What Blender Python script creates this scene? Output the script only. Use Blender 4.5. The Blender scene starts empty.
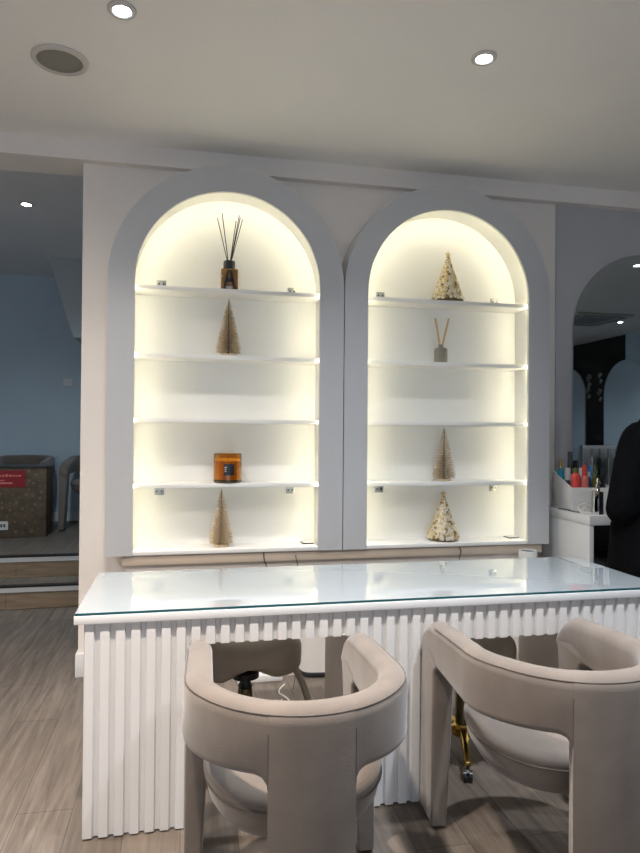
import bpy, bmesh, math, random
from mathutils import Vector, Matrix
random.seed(7)
PI = math.pi
sc = bpy.context.scene
COL = sc.collection
ZC = 1.369

# ------------------------------------------------------------------ materials
def mat(name, col, rough=0.5, metal=0.0, var=0.0, vscale=8.0, bump=0.0, bscale=60.0, coat=0.0, sheen=0.0, emit=None, estr=0.0, spec=None):
    m = bpy.data.materials.new(name); m.use_nodes = True
    nt = m.node_tree; b = nt.nodes['Principled BSDF']
    b.inputs['Base Color'].default_value = (*col, 1)
    b.inputs['Roughness'].default_value = rough
    b.inputs['Metallic'].default_value = metal
    if spec is not None: b.inputs['Specular IOR Level'].default_value = spec
    if coat: b.inputs['Coat Weight'].default_value = coat; b.inputs['Coat Roughness'].default_value = 0.03
    if sheen: b.inputs['Sheen Weight'].default_value = sheen; b.inputs['Sheen Roughness'].default_value = 0.45
    if emit: b.inputs['Emission Color'].default_value = (*emit, 1); b.inputs['Emission Strength'].default_value = estr
    tc = nt.nodes.new('ShaderNodeTexCoord')
    if var:
        n = nt.nodes.new('ShaderNodeTexNoise'); n.inputs['Scale'].default_value = vscale; n.inputs['Detail'].default_value = 4
        nt.links.new(tc.outputs['Object'], n.inputs['Vector'])
        r = nt.nodes.new('ShaderNodeValToRGB')
        r.color_ramp.elements[0].position = .3; r.color_ramp.elements[1].position = .7
        r.color_ramp.elements[0].color = (*[max(0, c*(1-var)) for c in col], 1)
        r.color_ramp.elements[1].color = (*[min(1, c*(1+var)) for c in col], 1)
        nt.links.new(n.outputs['Fac'], r.inputs['Fac']); nt.links.new(r.outputs['Color'], b.inputs['Base Color'])
    if bump:
        n = nt.nodes.new('ShaderNodeTexNoise'); n.inputs['Scale'].default_value = bscale; n.inputs['Detail'].default_value = 3
        nt.links.new(tc.outputs['Object'], n.inputs['Vector'])
        bp = nt.nodes.new('ShaderNodeBump'); bp.inputs['Strength'].default_value = bump; bp.inputs['Distance'].default_value = .003
        nt.links.new(n.outputs['Fac'], bp.inputs['Height']); nt.links.new(bp.outputs['Normal'], b.inputs['Normal'])
    return m

def plank_mat(name, c1, c2, row=.19, length=1.25, along='Y'):
    m = bpy.data.materials.new(name); m.use_nodes = True
    nt = m.node_tree; b = nt.nodes['Principled BSDF']
    tc = nt.nodes.new('ShaderNodeTexCoord'); sp = nt.nodes.new('ShaderNodeSeparateXYZ'); cb = nt.nodes.new('ShaderNodeCombineXYZ')
    nt.links.new(tc.outputs['Object'], sp.inputs[0])
    a, o = ('Y', 'X') if along == 'Y' else ('X', 'Z')
    nt.links.new(sp.outputs[a], cb.inputs['X']); nt.links.new(sp.outputs[o], cb.inputs['Y'])
    br = nt.nodes.new('ShaderNodeTexBrick'); br.offset = .37; br.inputs['Scale'].default_value = 1
    br.inputs['Brick Width'].default_value = length; br.inputs['Row Height'].default_value = row
    br.inputs['Mortar Size'].default_value = .0016; br.inputs['Mortar Smooth'].default_value = .2; br.inputs['Bias'].default_value = 0
    br.inputs['Color1'].default_value = (*c1, 1); br.inputs['Color2'].default_value = (*c2, 1)
    br.inputs['Mortar'].default_value = (*[c*.35 for c in c1], 1)
    nt.links.new(cb.outputs[0], br.inputs['Vector'])
    mp = nt.nodes.new('ShaderNodeMapping'); mp.inputs['Scale'].default_value = (1.6, 22, 1)
    nt.links.new(cb.outputs[0], mp.inputs['Vector'])
    n = nt.nodes.new('ShaderNodeTexNoise'); n.inputs['Scale'].default_value = 1.5; n.inputs['Detail'].default_value = 7; n.inputs['Roughness'].default_value = .62; n.inputs['Distortion'].default_value = .6
    nt.links.new(mp.outputs[0], n.inputs['Vector'])
    r = nt.nodes.new('ShaderNodeValToRGB'); r.color_ramp.elements[0].position = .3; r.color_ramp.elements[1].position = .68
    r.color_ramp.elements[0].color = (.55, .52, .5, 1); r.color_ramp.elements[1].color = (1.12, 1.1, 1.08, 1)
    nt.links.new(n.outputs['Fac'], r.inputs['Fac'])
    mx = nt.nodes.new('ShaderNodeMix'); mx.data_type = 'RGBA'; mx.blend_type = 'MULTIPLY'; mx.inputs['Factor'].default_value = 1
    nt.links.new(br.outputs['Color'], mx.inputs['A']); nt.links.new(r.outputs['Color'], mx.inputs['B'])
    nt.links.new(mx.outputs['Result'], b.inputs['Base Color'])
    b.inputs['Roughness'].default_value = .42; b.inputs['Specular IOR Level'].default_value = .4
    bp = nt.nodes.new('ShaderNodeBump'); bp.inputs['Strength'].default_value = .25; bp.inputs['Distance'].default_value = .002
    nt.links.new(n.outputs['Fac'], bp.inputs['Height']); nt.links.new(bp.outputs['Normal'], b.inputs['Normal'])
    return m

def glass_mat(name, col, rough=0.02, ior=1.45):
    m = bpy.data.materials.new(name); m.use_nodes = True
    b = m.node_tree.nodes['Principled BSDF']
    b.inputs['Base Color'].default_value = (*col, 1); b.inputs['Roughness'].default_value = rough
    b.inputs['Transmission Weight'].default_value = 1; b.inputs['IOR'].default_value = ior
    return m

M = dict(
    wall=mat('cream wall paint', (.86, .80, .745), .6, var=.03, vscale=2, bump=.05),
    wallshade=mat('wall paint with shade greyed in', (.50, .49, .50), .6, var=.03, vscale=2, bump=.05),  # grey puts the weaker light on the right wall section into its colour
    frost=mat('frosted acrylic', (.90, .93, .96), .25, var=.02),
    wallb=mat('cool grey wall paint', (.50, .60, .67), .6, var=.03, vscale=2, bump=.05),
    ceil=mat('ceiling paint', (.90, .875, .83), .7, var=.02, vscale=1.5),
    ceilf=mat('far ceiling paint', (.85, .85, .86), .7, var=.02, vscale=1.5),
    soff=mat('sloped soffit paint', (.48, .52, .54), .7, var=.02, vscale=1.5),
    floor=plank_mat('grey oak laminate', (.195, .163, .136), (.16, .134, .112)),
    riser=plank_mat('oak riser', (.42, .32, .22), (.36, .27, .18), row=.4, length=.85, along='X'),
    white=mat('white satin board', (.74, .735, .73), .4, var=.015, vscale=3),
    cab=mat('white matt cabinet', (.53, .53, .535), .45, var=.015, vscale=3),
    niche=mat('white niche board', (.84, .83, .80), .55, var=.01, vscale=3),
    flute=mat('white fluted panel paint', (.74, .72, .70), .42, var=.015, vscale=3),
    ledge=mat('pale oak ledge', (.60, .50, .40), .5, var=.06, vscale=5),
    gloss=mat('white gloss top', (.80, .83, .84), .18, coat=.4),
    dark=mat('black panel gloss', (.006, .006, .007), .12, var=.1, vscale=3),
    black=mat('black plastic', (.012, .012, .013), .35, var=.1, vscale=30),
    blackm=mat('black metal', (.02, .02, .02), .3, metal=.7, var=.1, vscale=30),
    fabric=mat('taupe velvet', (.168, .137, .114), .85, var=.13, vscale=9, bump=.25, bscale=350, sheen=.35),
    fabric2=mat('taupe seam', (.125, .105, .09), .9, var=.1, vscale=20),
    leather=mat('taupe leather', (.46, .41, .35), .45, var=.1, vscale=7, bump=.15, bscale=120),
    gold=mat('polished gold', (.75, .52, .14), .18, metal=1, var=.06, vscale=20),
    bronze=mat('dark bronze', (.12, .10, .05), .25, metal=.8, var=.1, vscale=20),
    chrome=mat('chrome', (.8, .8, .8), .15, metal=1, var=.03, vscale=20),
    steel=mat('brushed bracket steel', (.45, .46, .44), .35, metal=.9, var=.1, vscale=60),
    brush=mat('champagne bristle', (.60, .48, .32), .5, metal=.1, var=.25, vscale=90),
    brushd=mat('dark twisted wire', (.16, .11, .06), .5, metal=.4, var=.2, vscale=60),
    gold1=mat('pale gold scale', (.62, .50, .28), .4, metal=.4, var=.3, vscale=60),
    gold2=mat('champagne scale', (.72, .65, .50), .4, metal=.3, var=.2, vscale=60),
    gold3=mat('brown scale shade', (.30, .21, .10), .5, metal=.4, var=.2, vscale=60),
    silver1=mat('frosted scale', (.66, .60, .49), .4, metal=.2, var=.2, vscale=60),
    amber=mat('amber glass', (.25, .11, .012), .06, var=.25, vscale=18, coat=.6),
    ambert=glass_mat('amber clear glass', (.88, .52, .08), .03),
    wax=mat('honey wax', (.75, .47, .08), .5, var=.1, vscale=20),
    greyglass=mat('smoky taupe glass', (.25, .235, .18), .12, var=.2, vscale=16, coat=.5),
    reed=mat('black reed', (.03, .024, .022), .7, var=.3, vscale=50),
    wood=mat('rattan stick', (.58, .38, .19), .6, var=.15, vscale=60),
    mirror=mat('mirror silver', (.50, .56, .59), .015, metal=1, var=.004, vscale=1),
    lens=mat('downlight lens', (.9, .95, 1), .3, emit=(.82, .92, 1), estr=28, var=.01),
    led=mat('warm led strip', (1, .9, .6), .4, emit=(1, .925, .66), estr=13.5, var=.01),
    speaker=mat('speaker mesh', (.27, .25, .215), .7, var=.08, vscale=300, bump=.4, bscale=700),
    ring=mat('cream plastic ring', (.62, .58, .53), .5, var=.02),
    card=mat('brown gift cardboard', (.11, .075, .045), .8, var=.3, vscale=14),
    cardp=mat('pale printed star', (.19, .145, .10), .8, var=.2, vscale=30),
    red=mat('red label paper', (.27, .010, .015), .6, var=.08, vscale=20),
    paper=mat('white label paper', (.66, .65, .62), .7, var=.05, vscale=20),
    person=mat('black wool cloth', (.004, .004, .0045), .95, var=.2, vscale=30, spec=.05),
    trouser=mat('black trouser cloth', (.006, .006, .007), .95, var=.2, vscale=30, spec=.1),
    skin=mat('skin', (.55, .36, .27), .5, var=.06, vscale=15),
    hair=mat('dark hair', (.02, .014, .01), .5, var=.3, vscale=60),
    organ=mat('white organiser plastic', (.72, .71, .69), .35, var=.02),
    clear=glass_mat('clear acrylic', (.95, .97, .98), .02, 1.25),
    polred=mat('coral red lacquer', (.72, .07, .06), .2, var=.06), polpink=mat('salmon lacquer', (.70, .20, .16), .2, var=.06),
    polblue=mat('turquoise lacquer', (.02, .30, .45), .2, var=.06), blue=mat('blue plastic', (.03, .20, .50), .3, var=.06),
    olive=mat('olive lacquer', (.13, .12, .02), .25, var=.1), smoke=mat('charcoal plastic', (.07, .075, .08), .4, var=.1),
    cable=mat('white cable', (.68, .66, .60), .5, var=.03), glassedge=mat('green glass edge', (.02, .10, .12), .15, var=.1),
    grey=mat('grey grille', (.30, .31, .32), .5, var=.05),
)
def glass_top():
    m = bpy.data.materials.new('clear table glass'); m.use_nodes = True
    nt = m.node_tree; b = nt.nodes['Principled BSDF']
    b.inputs['Base Color'].default_value = (.385, .43, .455, 1); b.inputs['Roughness'].default_value = .03
    b.inputs['IOR'].default_value = 1.52; b.inputs['Coat Weight'].default_value = 1; b.inputs['Coat Roughness'].default_value = .015; b.inputs['Coat IOR'].default_value = 1.6
    n = nt.nodes.new('ShaderNodeTexNoise'); n.inputs['Scale'].default_value = .8
    bp = nt.nodes.new('ShaderNodeBump'); bp.inputs['Strength'].default_value = .02; bp.inputs['Distance'].default_value = .002
    nt.links.new(n.outputs['Fac'], bp.inputs['Height']); nt.links.new(bp.outputs['Normal'], b.inputs['Coat Normal'])
    return m
M['glasstop'] = glass_top()

# ------------------------------------------------------------------ mesh helpers
def box(bm, x0, x1, y0, y1, z0, z1):
    v = [bm.verts.new(p) for p in ((x0,y0,z0),(x1,y0,z0),(x1,y1,z0),(x0,y1,z0),(x0,y0,z1),(x1,y0,z1),(x1,y1,z1),(x0,y1,z1))]
    for f in ((3,2,1,0),(4,5,6,7),(0,1,5,4),(1,2,6,5),(2,3,7,6),(3,0,4,7)): bm.faces.new([v[i] for i in f])
    return v
def rings(bm, rs, closed_ring=True, cap=True, closed_path=False):
    R = [[bm.verts.new(p) for p in r] for r in rs]; n = len(R[0])
    rng = range(len(R)) if closed_path else range(len(R)-1)
    for i in rng:
        a, b = R[i], R[(i+1) % len(R)]
        for j in range(n if closed_ring else n-1):
            k = (j+1) % n
            bm.faces.new((a[j], a[k], b[k], b[j]))
    if cap and not closed_path:
        bm.faces.new(list(reversed(R[0]))); bm.faces.new(R[-1])
    return R
def lathe(bm, prof, c=(0,0,0), seg=32, sx=1, sy=1):
    """prof: list of (r, z)"""
    rs = [[(c[0]+max(r,1e-4)*sx*math.cos(2*PI*k/seg), c[1]+max(r,1e-4)*sy*math.sin(2*PI*k/seg), c[2]+z) for k in range(seg)] for r, z in prof]
    return rings(bm, rs)
def tube(bm, pts, r, seg=8):
    pts = [Vector(p) for p in pts]; rs = []
    n = None
    for i, p in enumerate(pts):
        t = (pts[min(i+1, len(pts)-1)] - pts[max(i-1, 0)]).normalized()
        if n is None:
            n = t.cross(Vector((0,0,1)));
            if n.length < .05: n = t.cross(Vector((1,0,0)))
        n = (n - t*n.dot(t)).normalized(); b = t.cross(n)
        rr = r[i] if isinstance(r, (list, tuple)) else r
        rs.append([p + n*rr*math.cos(2*PI*k/seg) + b*rr*math.sin(2*PI*k/seg) for k in range(seg)])
    rings(bm, rs)
def smooth_path(pts, n=8):
    pts = [Vector(p) for p in pts]; out = []
    for i in range(len(pts)-1):
        p0, p1, p2, p3 = pts[max(i-1,0)], pts[i], pts[i+1], pts[min(i+2,len(pts)-1)]
        for k in range(n):
            t = k/n
            out.append(.5*((2*p1)+(p2-p0)*t+(2*p0-5*p1+4*p2-p3)*t*t+(3*p1-p0-3*p2+p3)*t**3))
    out.append(pts[-1]); return out
def prism(bm, poly, a0, a1, axis='y'):
    """poly in the plane normal to axis; y: (x,z); x: (y,z); z: (x,y)"""
    def P(p, a): return {'y': (p[0], a, p[1]), 'x': (a, p[0], p[1]), 'z': (p[0], p[1], a)}[axis]
    A = [bm.verts.new(P(p, a0)) for p in poly]; B = [bm.verts.new(P(p, a1)) for p in poly]
    n = len(poly)
    for i in range(n): bm.faces.new((A[i], A[(i+1)%n], B[(i+1)%n], B[i]))
    bm.faces.new(A[::-1]); bm.faces.new(B)
def link(o, parent=None):
    COL.objects.link(o)
    if parent: o.parent = parent
    return o
def obj(name, bm, m, parent=None, bevel=0, seg=2, ang=35, subsurf=0, loc=None):
    bmesh.ops.recalc_face_normals(bm, faces=bm.faces)
    if bevel:
        bmesh.ops.remove_doubles(bm, verts=bm.verts, dist=1e-5)
        es = [e for e in bm.edges if len(e.link_faces) == 2 and e.calc_face_angle() > math.radians(40)]
        bmesh.ops.bevel(bm, geom=es, offset=bevel, offset_type='OFFSET', segments=seg, profile=.5, affect='EDGES', clamp_overlap=True)
    for f in bm.faces: f.smooth = True
    for e in bm.edges:
        if len(e.link_faces) == 2 and e.calc_face_angle(0) > math.radians(ang): e.smooth = False
    if not parent and loc is None:      # origin at the base centre
        xs = [v.co for v in bm.verts]
        lo = Vector([min(c[i] for c in xs) for i in range(3)]); hi = Vector([max(c[i] for c in xs) for i in range(3)])
        loc = Vector(((lo.x+hi.x)/2, (lo.y+hi.y)/2, lo.z))
        bmesh.ops.translate(bm, verts=bm.verts, vec=-loc)
    me = bpy.data.meshes.new(name); bm.to_mesh(me); bm.free()
    for mm in (m if isinstance(m, list) else [m]): me.materials.append(mm)
    o = bpy.data.objects.new(name, me)
    if loc is not None: o.location = loc
    link(o, parent)
    if subsurf:
        s = o.modifiers.new('sub', 'SUBSURF'); s.levels = subsurf; s.render_levels = subsurf
    return o
def tag(o, label=None, cat=None, group=None, kind=None):
    if label: o['label'] = label
    if cat: o['category'] = cat
    if group: o['group'] = group
    if kind: o['kind'] = kind
    return o
def thing(name, label, cat, loc=(0,0,0), rz=0, group=None):
    o = bpy.data.objects.new(name, None); o.empty_display_size = .1; COL.objects.link(o)
    o.location = loc; o.rotation_euler = (0, 0, rz)
    return tag(o, label, cat, group)
def NB(): return bmesh.new()
def bx(*a):
    bm = NB(); box(bm, *a); return bm
def struct(name, bm, m, label=None, **k):
    o = obj(name, bm, m, **k); o['kind'] = 'structure'; o['category'] = 'room'
    if label: o['label'] = label
    return o
def copy_tree(o, parent=None):
    c = o.copy(); COL.objects.link(c)
    if parent: c.parent = parent
    for ch in list(o.children): copy_tree(ch, c)
    return c

# ------------------------------------------------------------------ the room
XL, XR, YF, YW, ZCEIL = -3.2, 6.9, -4.5, 3.83, 2.97
struct('floor', bx(XL, XR, YF, 5.36, -.1, 0), M['floor'], 'grey oak plank floor of the salon', loc=Vector((0,0,0)))
struct('ceiling', bx(XL, XR, YF, 3.90, ZCEIL, ZCEIL+.1), M['ceil'], 'plain pale ceiling with round downlights')
struct('trim_1', bx(XL, XR, 3.775, 4.03, 2.862, ZCEIL+.1), M['wall'], 'narrow ceiling fascia running above the arched cabinets')
struct('wall_back', bx(-.565, 2.354, YW, YW+.2, 0, 2.862), M['wall'], 'cream wall behind the two arched cabinets')
struct('wall_back.001', bx(2.358, XR, YW, YW+.2, 0, 2.862), M['wallshade'], 'wall panel right of the cabinets behind the arched mirror')
struct('wall_right', bx(XR, XR+.1, -1.59, YW, 0, ZCEIL), M['wallb'], 'pale right wall seen in the mirror')
struct('wall_right.001', bx(XR-.005, XR+.1, YF, -1.59, 0, ZCEIL), M['dark'], 'glossy black wall panel seen in the mirror')
struct('wall_left', bx(XL-.1, XL, YF, 7.85, 0, 3.19), M['wallb'], 'pale left wall')
# shop front behind the camera, with an unseen window added to light the room
bm = NB()
box(bm, XL, -2.4, YF-.1, YF, 0, ZCEIL); box(bm, 2.6, XR, YF-.1, YF, 0, ZCEIL); box(bm, -2.4, 2.6, YF-.1, YF, 0, .5); box(bm, -2.4, 2.6, YF-.1, YF, 2.5, ZCEIL)
struct('wall_front', bm, M['wall'], 'shop front wall behind the viewer')
w = thing('added_window', 'wide shop window behind the viewer, unseen, added for fill light', 'window', (.1, YF-.05, .5)); w['kind'] = 'structure'
bm = NB()
for a in (-2.5, -.02, 2.44): box(bm, a, a+.06, -.04, .04, 0, 2.0)
box(bm, -2.5, 2.5, -.04, .04, 0, .06); box(bm, -2.5, 2.5, -.04, .04, 1.94, 2.0)
obj('window_frame', bm, M['blackm'], w)
obj('window_pane', bx(-2.44, 2.44, -.004, .004, .06, 1.94), M['clear'], w)

# lower boxed wall and ledge under the cabinets
struct('wall_lower', bx(-.30, 2.12, 3.635, YW, 0, .645), M['wall'], 'low boxed wall under the cabinets behind the desk')
struct('trim_2', bx(-.317, 2.14, 3.615, YW, .647, .699), M['ledge'], 'pale wood ledge directly under the arched cabinets', bevel=.003)
struct('baseboard_back', bx(-.578, -.30, 3.81, 4.045, 0, .13), M['white'], 'white baseboard at the left end of the cabinet wall', bevel=.004)

# raised back room at left
RZ = .35
struct('floor_raised', bx(XL, 1.2, 5.665, 7.85, .2, RZ-.001), M['floor'], 'raised plank floor of the dim back room')
def step(name, y0, y1, z0, z1, label):
    struct(name, bx(XL, 1.2, y0, y1, z0, z1-.05), M['riser'], label)
step('step', 5.35, 5.655, 0, .176, 'lower wooden step up to the back room')
step('step.001', 5.65, 5.75, .176, RZ, 'upper wooden step up to the back room')
struct('step_tread', bx(XL, 1.2, 5.345, 5.66, .126, .176), M['floor'], 'plank tread of the lower step')
for i, (y, z) in enumerate(((5.335, .176), (5.635, RZ))):
    struct('trim_%d' % (3+2*i), bx(XL, 1.2, y-.004, y+.012, z-.045, z-.008), M['white'], ('white nosing strip on the lower step', 'white nosing strip on the upper step')[i])
    struct('trim_%d' % (4+2*i), bx(XL, 1.2, y-.008, y+.05, z-.008, z+.006), M['black'], ('black edge trim on the lower step', 'black edge trim on the upper step')[i])
struct('wall_rear', bx(XL, 1.3, 7.75, 7.85, 0, 3.19), M['wallb'], 'blue grey rear wall of the dim back room')
struct('wall_rear.001', bx(1.2, 1.3, 4.03, 7.75, 0, 3.19), M['wallb'], 'side wall of the back room')
struct('ceiling_rear', bx(XL, 1.3, 4.03, 7.85, 3.09, 3.19), M['ceilf'], 'ceiling of the dim back room')
struct('baseboard_rear', bx(XL, 1.2, 7.735, 7.75, RZ, RZ+.1), M['white'], 'white baseboard in the back room')
bm = NB(); prism(bm, [(-1.345, 3.09), (-1.095, 2.30), (-.6, 2.30), (-.6, 3.09)], 6.9, 7.75)
struct('trim_7', bm, M['soff'], 'sloped soffit in the upper corner of the back room')
o = thing('light_switch', 'small white switch plate on the back room wall', 'switch', (-1.28, 7.735, 1.86))
obj('plate', bx(-.05, .05, 0, .014, 0, .09), M['white'], o, bevel=.003)
obj('rocker', bx(-.018, .018, -.006, .001, .022, .068), M['white'], o, bevel=.002)

# ------------------------------------------------------------------ lamps
def downlight(label, x, y, z, power, color=(.92, .95, 1), spread=None):
    t = thing('downlight', label, 'ceiling light', (x, y, z-.012), 0, 'recessed ceiling downlights')
    bm = NB(); lathe(bm, [(.034, .0115), (.034, .003), (.040, 0), (.050, 0), (.054, .004), (.054, .0115)], seg=28)
    obj('ring', bm, M['ring'], t)
    bm = NB(); lathe(bm, [(0, .004), (.030, .004), (.0335, .006), (.0335, .0115)], seg=24)
    obj('lens', bm, M['lens'], t)
    ld = bpy.data.lights.new('lamp', 'SPOT'); ld.energy = power; ld.color = color; ld.spot_size = math.radians(spread or 118); ld.spot_blend = 1.0; ld.shadow_soft_size = .05
    lo = bpy.data.objects.new('lamp', ld); link(lo, t); lo.location = (0, 0, -.006)
    return t
WARM, COOL = (1, .88, .77), (.88, .93, 1)
downlight('downlight in the ceiling above the left arched cabinet', -.246, 2.567, ZCEIL, 60, (1, .95, .90))
downlight('downlight in the ceiling above the right arched cabinet', 1.234, 2.561, ZCEIL, 45, COOL)
downlight('downlight in the dim back room ceiling at left', -1.19, 5.3, 3.09, 75, (.70, .87, 1), 150)
for x, y, p, c in ((-1.72, 2.567, 88, WARM), (-1.72, 1.42, 190, WARM), (-.246, 1.42, 200, WARM), (1.234, 1.42, 150, COOL), (2.7, 1.42, 60, COOL), (-1.72, -.6, 30, WARM), (1.2, -1.2, 12, COOL)):  # middle row read off the light; left front and rear ones added as fill
    downlight('unseen salon ceiling downlight outside the view', x, y, ZCEIL, p, c, 168 if y > 2 else None)
for x, y in ((4.17, 2.22), (6.05, -.57), (5.6, -2.1)):
    downlight('downlight further back in the salon ceiling, shown only in the mirror', x, y, ZCEIL, 40, COOL)
t = thing('ceiling_speaker', 'round ceiling speaker with grey mesh and cream ring', 'speaker', (-.54, 2.975, ZCEIL-.014))
bm = NB(); lathe(bm, [(.093, .0135), (.093, .004), (.097, 0), (.112, .002), (.117, .008), (.117, .0135)], seg=40); obj('ring', bm, M['ring'], t)
bm = NB(); lathe(bm, [(0, .002), (.05, .0025), (.0925, .006), (.0925, .0135)], seg=40); obj('grille', bm, M['speaker'], t)
t = thing('air_conditioner', 'square ceiling air conditioner cassette shown only in the mirror', 'air conditioner', (5.45, -.45, ZCEIL-.03))
obj('panel', bx(-.42, .42, -.42, .42, 0, .0299), M['ring'], t, bevel=.006)
for a in (0, 1):
    for s in (-1, 1):
        e = (-.30, .30, s*.34-.03, s*.34+.03) if a == 0 else (s*.34-.03, s*.34+.03, -.30, .30)
        obj('louvre', bx(*e, -.006, .004), M['grey'], t)
obj('grille', bx(-.24, .24, -.24, .24, -.004, .004), M['grey'], t)

ld = bpy.data.lights.new('window_fill', 'AREA'); ld.shape = 'RECTANGLE'; ld.size = 4.8; ld.size_y = 1.9; ld.energy = 22; ld.color = (.72, .84, 1)  # bluish fill light added at the unseen window
lo = bpy.data.objects.new('window_fill', ld); COL.objects.link(lo); lo.location = (.1, YF+.06, 1.5); lo.rotation_euler = (PI/2, 0, 0)
wd = bpy.data.worlds.new('World'); sc.world = wd; wd.use_nodes = True
wd.node_tree.nodes['Background'].inputs[0].default_value = (.6, .75, 1, 1); wd.node_tree.nodes['Background'].inputs[1].default_value = .6

# ------------------------------------------------------------------ arched cabinets
CF = 3.60
def arch(r, zs, zb, n=40):
    """half outline from bottom right over the arch to bottom left, local x"""
    return [(r, zb)] + [(r*math.cos(PI*k/n), zs + r*math.sin(PI*k/n)) for k in range(n+1)] + [(-r, zb)]
def arch_band(bm, ro, ri, zs, zb, y0, y1, n=40):
    A, B = arch(ro, zs, zb, n), arch(ri, zs, zb, n)
    rs = [[(a[0], y0, a[1]), (b[0], y0, b[1]), (b[0], y1, b[1]), (a[0], y1, a[1])] for a, b in zip(A, B)]
    rings(bm, rs)
SHELF = (2.146, 1.778, 1.425, 1.070)
def cabinet(cx, label):
    t = thing('arched_cabinet', label, 'display cabinet', (cx, CF, .699), 0, 'white arched display cabinets')
    z0 = .699; zs = 2.182 - z0; zb = .003
    bm = NB(); arch_band(bm, .644, .505, zs, zb, 0, .022); obj('frame', bm, M['cab'], t, ang=30)
    bm = NB(); arch_band(bm, .644, .521, zs, zb, .022, .226); obj('casing', bm, M['niche'], t, ang=30)
    bm = NB(); prism(bm, arch(.522, zs, zb), .200, .222); obj('back_panel', bm, M['niche'], t, ang=30)
    obj('bottom_board', bx(-.5045, .5045, .004, .2, zb, .024), M['niche'], t, bevel=.002)
    for z in SHELF:
        s = obj('shelf', bx(-.5205, .5205, .028, .2, z-z0-.011, z-z0+.011), M['niche'], t, bevel=.0015)
    bm = NB(); arch_band(bm, .5208, .514, zs, .03, .0225, .0275); obj('led_strip', bm, M['led'], t)
    for (bxx, bz) in ((-.375, SHELF[0]+.055), (.375, SHELF[0]+.052), (-.375, SHELF[3]-.042), (.375, SHELF[3]-.042)):
        bm = NB(); box(bm, bxx-.026, bxx+.026, .192, .2, bz-z0-.021, bz-z0+.021)
        b = obj('bracket', bm, M['steel'], t, bevel=.002)
        bm = NB()
        for s in (-.013, .013): lathe_y(bm, bxx+s, .191, bz-z0, .005, .003)
        obj('screw', bm, M['black'], b)
    sw = obj('sensor', bx(.44, .497, .10, .17, .0245, .033), M['white'], t, bevel=.002)
    bm = NB(); box(bm, .438, .499, .094, .1, .0245, .031); box(bm, .432, .438, .094, .172, .0245, .029)
    obj('sensor_edge', bm, M['black'], sw)
    return t
def lathe_y(bm, x, y, z, r, h, seg=14):
    rings(bm, [[(x+r*math.cos(2*PI*k/seg), yy, z+r*math.sin(2*PI*k/seg)) for k in range(seg)] for yy in (y-h/2, y+h/2)])
CA, CB = .241, 1.534
cabinet(CA, 'left white arched cabinet holding the amber diffuser and amber candle')
cabinet(CB, 'right white arched cabinet holding two gold cone trees')
YD = 3.705
# black cables dangling below the cabinets
for nm, pts, lab in (('cable', [(.44, 3.612, .698), (.442, 3.606, .66), (.455, 3.608, .62), (.45, 3.622, .56), (.45, 3.622, .30), (.455, 3.61, .06), (.46, 3.56, .004)], 'black cable hanging below the left arched cabinet'),
                     ('cable.001', [(1.60, 3.612, .698), (1.61, 3.606, .67), (1.60, 3.608, .63), (1.605, 3.622, .56), (1.61, 3.622, .30), (1.61, 3.61, .06), (1.62, 3.56, .004)], 'black cable hanging below the right arched cabinet')):
    bm = NB(); tube(bm, smooth_path(pts, 5), .003, 6); tag(obj(nm, bm, M['black']), lab, 'cable')

# ------------------------------------------------------------------ shelf decorations
def star(bm, c, R, d=.006, rot=0):
    pts = []
    for k in range(10):
        r = R if k % 2 == 0 else R*.42
        a = PI/2 + k*PI/5 + rot
        pts.append((c[0]+r*math.cos(a), c[2]+r*math.sin(a)))
    A = [bm.verts.new((p[0], c[1], p[1])) for p in pts]
    f = bm.verts.new((c[0], c[1]-d, c[2])); b = bm.verts.new((c[0], c[1]+d, c[2]))
    for k in range(10):
        bm.faces.new((A[k], A[(k+1)%10], f)); bm.faces.new((A[(k+1)%10], A[k], b))
def bottle_brush(label, x, y, z, h, r, droop=0):
    t = thing('bottle_brush_tree', label, 'tree ornament', (x, y, z), 0, 'champagne bottle brush trees')
    bm = NB(); lathe(bm, [(0, 0), (r*.62, 0), (r*.64, .006), (r*.60, .014), (r*.2, .017), (0, .017)], seg=24); obj('base', bm, M['brush'], t)
    bm = NB(); tube(bm, [(0, 0, .015), (0, 0, h)], [.006, .0025], 8); obj('trunk', bm, M['brushd'], t)
    bm = NB(); rnd = random.Random(int(x*1000)+int(z*100))
    L = int(h/.0105)
    for i in range(L):
        f = i/(L-1); zz = .028 + (h-.034)*f
        rr = r*(1-f)**.82*(1-.10*math.exp(-((f)/.05)**2))+.004
        n = max(10, int(46*(rr/r)**.5))
        for k in range(n):
            a = 2*PI*k/n + i*.7 + rnd.uniform(-.06, .06); l = rr*rnd.uniform(.86, 1.04); dz = rnd.uniform(-.003, .003) - droop*l
            ca, sa = math.cos(a), math.sin(a); w = .0016
            p0 = Vector((ca*.003, sa*.003, zz)); p1 = Vector((ca*l, sa*l, zz+dz)); s = Vector((-sa*w, ca*w, 0)); u = Vector((0, 0, w))
            v = [bm.verts.new(q) for q in (p0-s, p0+s, p0+u*1.6, p1-s*.7, p1+s*.7, p1+u)]
            for q in ((0,1,4,3), (1,2,5,4), (2,0,3,5), (3,4,5)): bm.faces.new([v[j] for j in q])
    tag(obj('bristles', bm, M['brush'], t), kind='stuff')
    return t
bottle_brush('dark champagne bottle brush tree below the amber diffuser', .241, YD, 1.789, .325, .073, .05)
bottle_brush('pale champagne bottle brush tree at the bottom of the left cabinet', .210, YD, .723, .320, .071, .12)
bottle_brush('champagne bottle brush tree in the right cabinet above the lowest shelf', 1.540, YD, 1.081, .317, .073, .10)
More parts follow.
